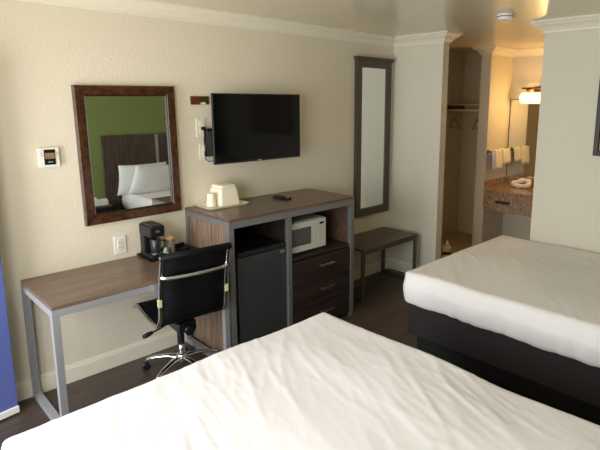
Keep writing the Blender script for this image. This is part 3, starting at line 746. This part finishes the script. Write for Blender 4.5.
# towel bar + towels
r = thing('towel_bar', 'bronze towel bar on the warm lit alcove wall', 'towel bar', (4.4, -.37, 1.2))
bm = NB(); tube(bm, [(4.27, -.395, 1.225), (4.78, -.395, 1.225)], .008, 8); obj('bar', bm, M['bronze'], r)
for x in (4.28, 4.765):
    bm = NB(); lathe(bm, [(.022, 0), (.022, -.008), (.010, -.012), (.010, -.043)], (x, YA - .001, 1.225), 14, 'y'); obj('bracket', bm, M['bronze'], r)
def towel(x0, x1, zb, lab, m, yb=None):
    bm = NB(); n = 12; k = 16; rows = []
    path = [(-.382, 1.225 - (1.225 - zb) * .55)] + [(-.382, 1.225 - .03)] + [(-.395 + .013 * math.cos(a), 1.225 + .013 * math.sin(a)) for a in [math.radians(q) for q in (0, 45, 90, 135, 180)]] + [(-.410 - .004 * i, 1.225 - (1.225 - zb) * i / 6) for i in range(1, 7)]
    for y, z in path:
        rows.append([bm.verts.new((x0 + (x1 - x0) * i / n, y + .006 * math.sin(i * 1.1 + z * 8) * min(1, (1.25 - z) * 8), z + .006 * math.sin(i * .6))) for i in range(n + 1)])
    for a, b in zip(rows, rows[1:]):
        for i in range(n): bm.faces.new((a[i], a[i + 1], b[i + 1], b[i])).smooth = True
    o = obj('hand_towel', bm, m); sm = o.modifiers.new('thick', 'SOLIDIFY'); sm.thickness = .007; sm.offset = 1
    tag(o, lab, 'towel', 'towels on the vanity bar')
towel(4.275, 4.34, 1.0, 'small bluish white washcloth at the left end of the towel bar', mat('bluish_towel', (214, 216, 232), .95, bump=(160, .5, .003)))
towel(4.35, 4.53, 1.005, 'white towel in the middle of the towel bar', M['towel'])
towel(4.545, 4.74, 1.06, 'white towel at the corner end of the towel bar by the mirror', M['towel'])
# looped cloth on the counter
bm = NB(); pts = []
for k in range(25):
    a = k / 24 * 2 * math.pi; rr = 1 + .18 * math.cos(3 * a + .6)
    pts.append((4.63 + .055 * math.cos(a) * rr, -.655 + .10 * math.sin(a) * rr, VZ + .028 + .030 * (1 + math.cos(a + .3))))
tube(bm, pts, [.025 + .006 * math.sin(k * 1.3) for k in range(25)], 10, flat=(1, 1.1))
tag(obj('folded_cloth', bm, M['towel']), 'white cloth rolled into an open loop on the granite counter', 'cloth')

# ------------------------------------------------------------------ lights
def area(name, loc, rot, sx, sy, power, col):
    l = bpy.data.lights.new(name, 'AREA'); l.shape = 'RECTANGLE'; l.size = sx; l.size_y = sy; l.energy = power; l.color = col
    o = bpy.data.objects.new(name, l); C.objects.link(o); o.location = loc; o.rotation_euler = rot; return o
area('daylight_window', (XL - .25, -2.27, 1.45), (0, math.radians(-90), 0), 1.5, 1.8, 110, (.93, .97, 1.))
area('daylight_doorway', (XL - .25, -.75, 1.1), (0, math.radians(-90), 0), 2.0, .9, 70, (.95, .98, 1.))
l = bpy.data.lights.new('vanity_bulb', 'POINT'); l.energy = 14; l.color = (1., .56, .18); l.shadow_soft_size = .06
o = bpy.data.objects.new('vanity_bulb', l); C.objects.link(o); o.location = (XB - .26, -.85, 1.82)

l = bpy.data.lights.new('added_wall_glow', 'SPOT'); l.energy = 34; l.color = (1., .74, .42); l.shadow_soft_size = .15; l.spot_size = math.radians(62); l.spot_blend = 1.  # added spot giving the desk wall a warm glow; no lamp stands here
o = bpy.data.objects.new('added_wall_glow', l); C.objects.link(o); o.location = (-.7, -2.5, 1.6); o.rotation_euler = (Vector((.05, 0, 2.05)) - o.location).to_track_quat('-Z', 'Y').to_euler()

w = bpy.data.worlds.new('world'); bpy.context.scene.world = w; w.use_nodes = True
bg = w.node_tree.nodes['Background']; bg.inputs[0].default_value = (.80, .88, 1, 1); bg.inputs[1].default_value = 1.0

# ------------------------------------------------------------------ camera
yaw, pitch, roll, f = -.7851, -.1769, .0021, 505.72
fwd = Vector((math.cos(pitch) * -math.sin(yaw), math.cos(pitch) * math.cos(yaw), math.sin(pitch)))
right = Vector((math.cos(yaw), math.sin(yaw), 0)); up = right.cross(fwd)
r2 = math.cos(roll) * right + math.sin(roll) * up; u2 = -math.sin(roll) * right + math.cos(roll) * up
cam = bpy.data.cameras.new('camera'); co = bpy.data.objects.new('camera', cam); C.objects.link(co)
co.matrix_world = Matrix(((r2.x, u2.x, -fwd.x, -1.4548), (r2.y, u2.y, -fwd.y, -3.3731), (r2.z, u2.z, -fwd.z, 1.8155), (0, 0, 0, 1)))
cam.sensor_width = 36; cam.lens = f * 36 / 600; cam.shift_x = -(330.98 - 300) / 600; cam.shift_y = -(225 - 192.76) / 600; cam.clip_start = .02
bpy.context.scene.camera = co
s = bpy.context.scene
s.view_settings.view_transform = 'Standard'; s.view_settings.look = 'None'; s.view_settings.exposure = -0.50
